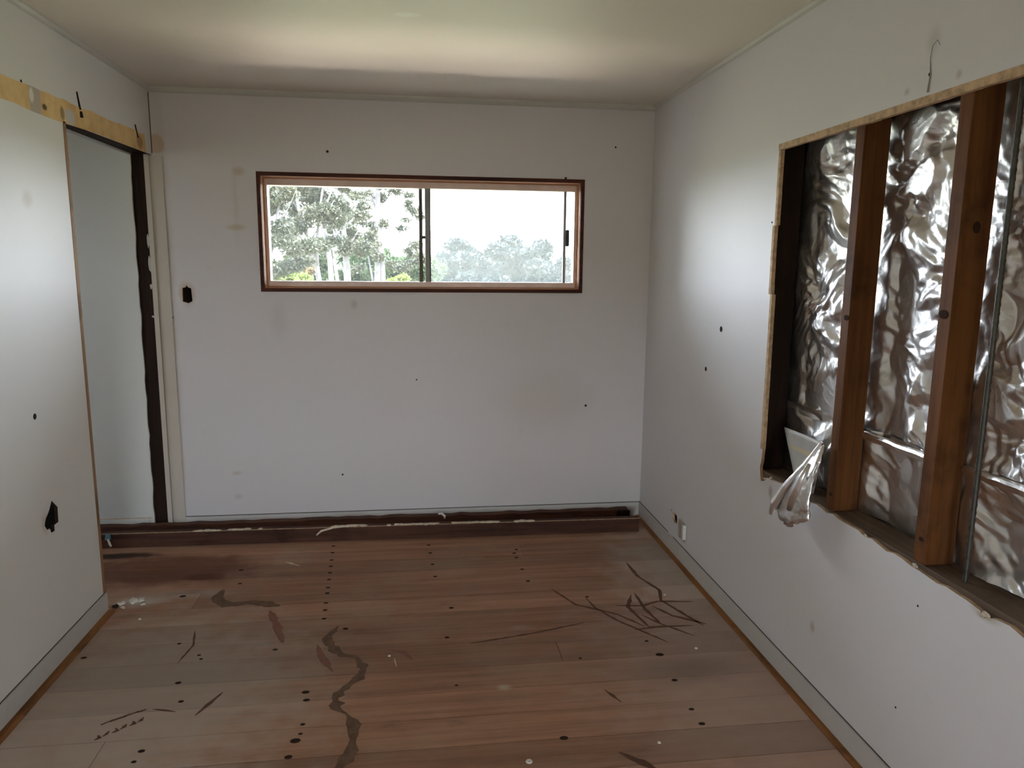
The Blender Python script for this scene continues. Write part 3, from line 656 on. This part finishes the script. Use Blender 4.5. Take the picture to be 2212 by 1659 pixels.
# ---------------------------------------------------------------- outdoors
GZ = -3.0
bounce = box('bounce_slab', -9, 9, 5.5, 10.6, GZ, GZ+.04, m_bounce); tag(bounce, kind='structure')  # unseen pale slab added to bounce warm light onto the ceiling
gr = box('ground', -120, 120, -60, 160, GZ-.2, GZ, m_ground); tag(gr, kind='structure')
def foliage(name, clusters, count, size, mat, parent, core=0):
    if core:
        foliage(name, [(c[0], tuple(q*.72 for q in c[1])) for c in clusters], int(count*core), size*2.6, mat, parent)
    C = np.array([c[0] for c in clusters], float); Rd = np.array([c[1] for c in clusters], float)
    wgt = Rd.prod(1)**.66; idx = rng.choice(len(C), count, p=wgt/wgt.sum())
    d = rng.normal(size=(count, 3)); d /= np.linalg.norm(d, axis=1)[:, None]
    P_ = C[idx]+d*Rd[idx]*(rng.random((count, 1))**.5)
    a = rng.normal(size=(count, 3)); a /= np.linalg.norm(a, axis=1)[:, None]
    b = rng.normal(size=(count, 3)); b -= (b*a).sum(1)[:, None]*a; b /= np.linalg.norm(b, axis=1)[:, None]
    s_ = size*rng.uniform(.6, 1.4, (count, 1)); a *= s_; b *= s_*.45
    v = np.stack([P_-a, P_-b*1, P_+a, P_+b], 1).reshape(-1, 3)
    q = np.arange(count*4).reshape(-1, 4)
    me = bpy.data.meshes.new(name); me.vertices.add(len(v)); me.vertices.foreach_set('co', v.astype(np.float32).ravel())
    me.loops.add(count*4); me.loops.foreach_set('vertex_index', q.astype(np.int32).ravel()); me.polygons.add(count)
    me.polygons.foreach_set('loop_start', (np.arange(count)*4).astype(np.int32)); me.polygons.foreach_set('loop_total', np.full(count, 4, np.int32))
    me.update(); me.materials.append(mat)
    o = link(name, me, parent); o['kind'] = 'stuff'; return o
def tree(x, y_, stems, clusters, count, size, mat, label, group='trees beyond the window', name='eucalypt_tree', at=None):
    if at:                                        # stand further off or nearer, grown to match
        s_ = at/y_; x, y_ = x*s_, at; q_ = lambda c: (c[0]*s_, c[1]*.5, 4.517+(c[2]-4.517)*s_ if c[2] > 0 else 0)
        stems = [([q_(p_) for p_ in a_], b_*s_, c_*s_) for a_, b_, c_ in stems]
        clusters = [(q_(c_), (r_[0]*s_, r_[1]*.6, r_[2]*s_)) for c_, r_ in clusters]; size *= s_
    t = link(name, None); t.location = (x, y_, GZ); tag(t, label, 'tree', group)
    bm = bmesh.new(); real = stems
    if not stems: real = [([(c_[0][0]*.9, c_[0][1], 0), (c_[0][0], c_[0][1], c_[0][2])], .05, .02) for c_ in clusters[:5]]
    for pts, r0_, r1_ in real:
        n_ = len(pts); tube(bm, pts, [r0_+(r1_-r0_)*i/(n_-1) for i in range(n_)], 8)
    o_ = finish('trunk' if stems else 'stems', bm, m_bark, t, True)
    if not stems: o_['kind'] = 'stuff'
    foliage('foliage', clusters, count, size, mat, t, .05 if stems else .5)
    return t
def branchy(pts, r0_, r1_, nb, rnd, up=2.2):
    out = [(pts, r0_, r1_)]
    for _ in range(nb):
        i = rnd.randint(max(1, len(pts)//2), len(pts)-1); p0 = Vector(pts[i]); a = rnd.uniform(0, 6.28); l = rnd.uniform(.6, 1.6)
        out.append(([tuple(p0), tuple(p0+Vector((math.cos(a)*l*.5, math.sin(a)*l*.5, up*.35))), tuple(p0+Vector((math.cos(a)*l, math.sin(a)*l, up*.75)))], r1_*.7, .012))
    return out
rd = random.Random(11)
def cl(n_, cx, cy, cz, sx_, sy_, sz_, r): return [((cx+rd.uniform(-sx_, sx_), cy+rd.uniform(-sy_, sy_), cz+rd.uniform(-sz_, sz_)), (r*rd.uniform(.6, 1.3), r*rd.uniform(.6, 1.2), r*rd.uniform(.4, .8))) for _ in range(n_)]
B = -GZ
tree(-5.75, 30.0, branchy([(0, 0, 0), (.0, 0, 3.6), (.05, 0, 4.6), (.3, .2, 5.6), (.5, .2, 7)], .11, .05, 4, rd), cl(26, .35, 0, B+3.8, 1.1, 1, 2.6, .62), 16000, .075, m_leaf, 'leafy pale-trunked tree at the far left of the window view', at=25.5)
tree(-3.84, 30.5, branchy([(0, 0, 0), (-.02, 0, 3.6), (-.10, 0, 4.3), (-.38, 0, 5.3), (-.70, 0, 6.4), (-.9, .1, 7.6)], .13, .05, 3, rd) + branchy([(-.10, 0, 4.3), (-.10, 0, 5.0), (.0, 0, 6.0), (.2, .1, 7.4)], .09, .04, 3, rd)+[([(-.08, 0, 4.25), (-.45, 0, 4.9), (-.8, 0, 5.6)], .06, .03)],
     cl(28, -.25, 0, B+3.9, 1.35, 1, 2.0, .58), 17000, .07, m_leaf, 'forked pale-trunked tree, its stems fanning out above the yellow bush', at=28)
tree(-3.42, 33.0, branchy([(0, 0, 0), (.0, 0, 3.8), (-.12, 0, 4.8), (-.05, 0, 6.2), (.1, 0, 7.5)], .09, .04, 4, rd), cl(10, .2, 0, B+3.3, .9, .8, 1.1, .42), 4500, .075, m_leaf, 'thin brownish trunk right of the forked tree in the window view', at=39)
tree(-3.28, 29.5, branchy([(0, 0, 0), (.0, 0, 3.8), (-.04, 0, 4.7), (-.2, 0, 5.7), (-.28, 0, 6.6), (-.1, 0, 8.2)], .12, .05, 5, rd), cl(22, .1, 0, B+4.1, 1.2, .8, .9, .30), 4500, .06, m_leaf, 'tall slender white trunk with a sparse crown against the sky', at=30.5)
tree(-2.80, 31.0, branchy([(0, 0, 0), (.0, 0, 4.0), (-.05, 0, 5.0), (-.1, 0, 5.9)], .17, .09, 5, rd, 1.4), cl(13, .15, 0, B+2.4, .9, .8, .62, .40), 4500, .06, m_leaf, 'short stout white trunk with low foliage, left of the big twin-stemmed tree', at=33)
tree(-1.43, 30.0, branchy([(-.12, 0, 0), (-.1, 0, 3.8), (-.02, 0, 5.0), (-.05, 0, 6.4), (.0, 0, 7.8), (.1, 0, 9)], .16, .07, 7, rd) + [([(.14, 0, 0), (.12, 0, 3.8), (.10, 0, 5.0), (.05, 0, 6.0)], .13, .07), ([(-.3, .1, 0), (-.28, .1, 3.8), (-.45, .1, 4.8)], .06, .03)],
     cl(60, .25, 0, B+3.3, 1.5, .9, 2.1, .30), 10000, .06, m_leaf, 'big twin-stemmed white gum left of the window mullion', at=35.5)
tree(-3.3, 43.0, [], cl(30, 0, 0, B+1.3, 4.2, 1.2, 1.1, 1.0), 13000, .11, m_leafg, 'mid green thicket behind the white trunks', name='green_thicket')
tree(-.9, 52.0, [], cl(20, 0, 0, B+.9, 2.3, 1.0, .75, .8), 9000, .11, m_leafg, 'green thicket filling the foot of the view beside the mullion', name='green_thicket')
tree(-4.55, 27.0, [], cl(9, 0, 0, B+.75, .75, .5, .22, .42), 3000, .07, m_leafy, 'yellow-green bush at the lower left of the window view', name='yellow_bush')
tree(-4.8, 33.6, [], cl(6, 0, 0, B+1.14, .35, .4, .25, .26), 900, .06, m_leafo, 'small orange-tinted bush behind the yellow-green one', name='orange_bush')
tree(-.75, 29.0, [], cl(4, 0, 0, B+.8, .3, .3, .15, .25), 900, .06, m_leafy, 'small bright yellow-green shrub right of the twin-stemmed gum', name='yellow_bush')
def far(x, y_, cs, cnt, label): tree(x, y_, [], cs, cnt, .26, m_leaffar, label, 'far trees in the right-hand pane', 'distant_tree')
far(6.4, 80, cl(16, 0, 0, B+1.2, 2.6, 1.5, 2.2, 1.5), 5000, 'far pale tree crown left of centre in the dusty pane')
far(12.6, 90, cl(18, 0, 0, B+1.8, 3.2, 1.5, 2.6, 1.6), 6000, 'tallest far pale tree crown, towards the latch')
far(2.9, 72, cl(12, 0, 0, B+.6, 2.2, 1.5, 1.3, 1.2), 3500, 'low far trees just right of the mullion')
far(15.3, 82, cl(12, 0, 0, B+.9, 2.2, 1.5, 1.9, 1.3), 4000, 'low far trees at the right edge of the window')
far(8.5, 102, cl(18, 0, 0, B+.2, 9, 1.5, 1.0, 1.7), 5000, 'low band of far trees along the bottom of the dusty pane')
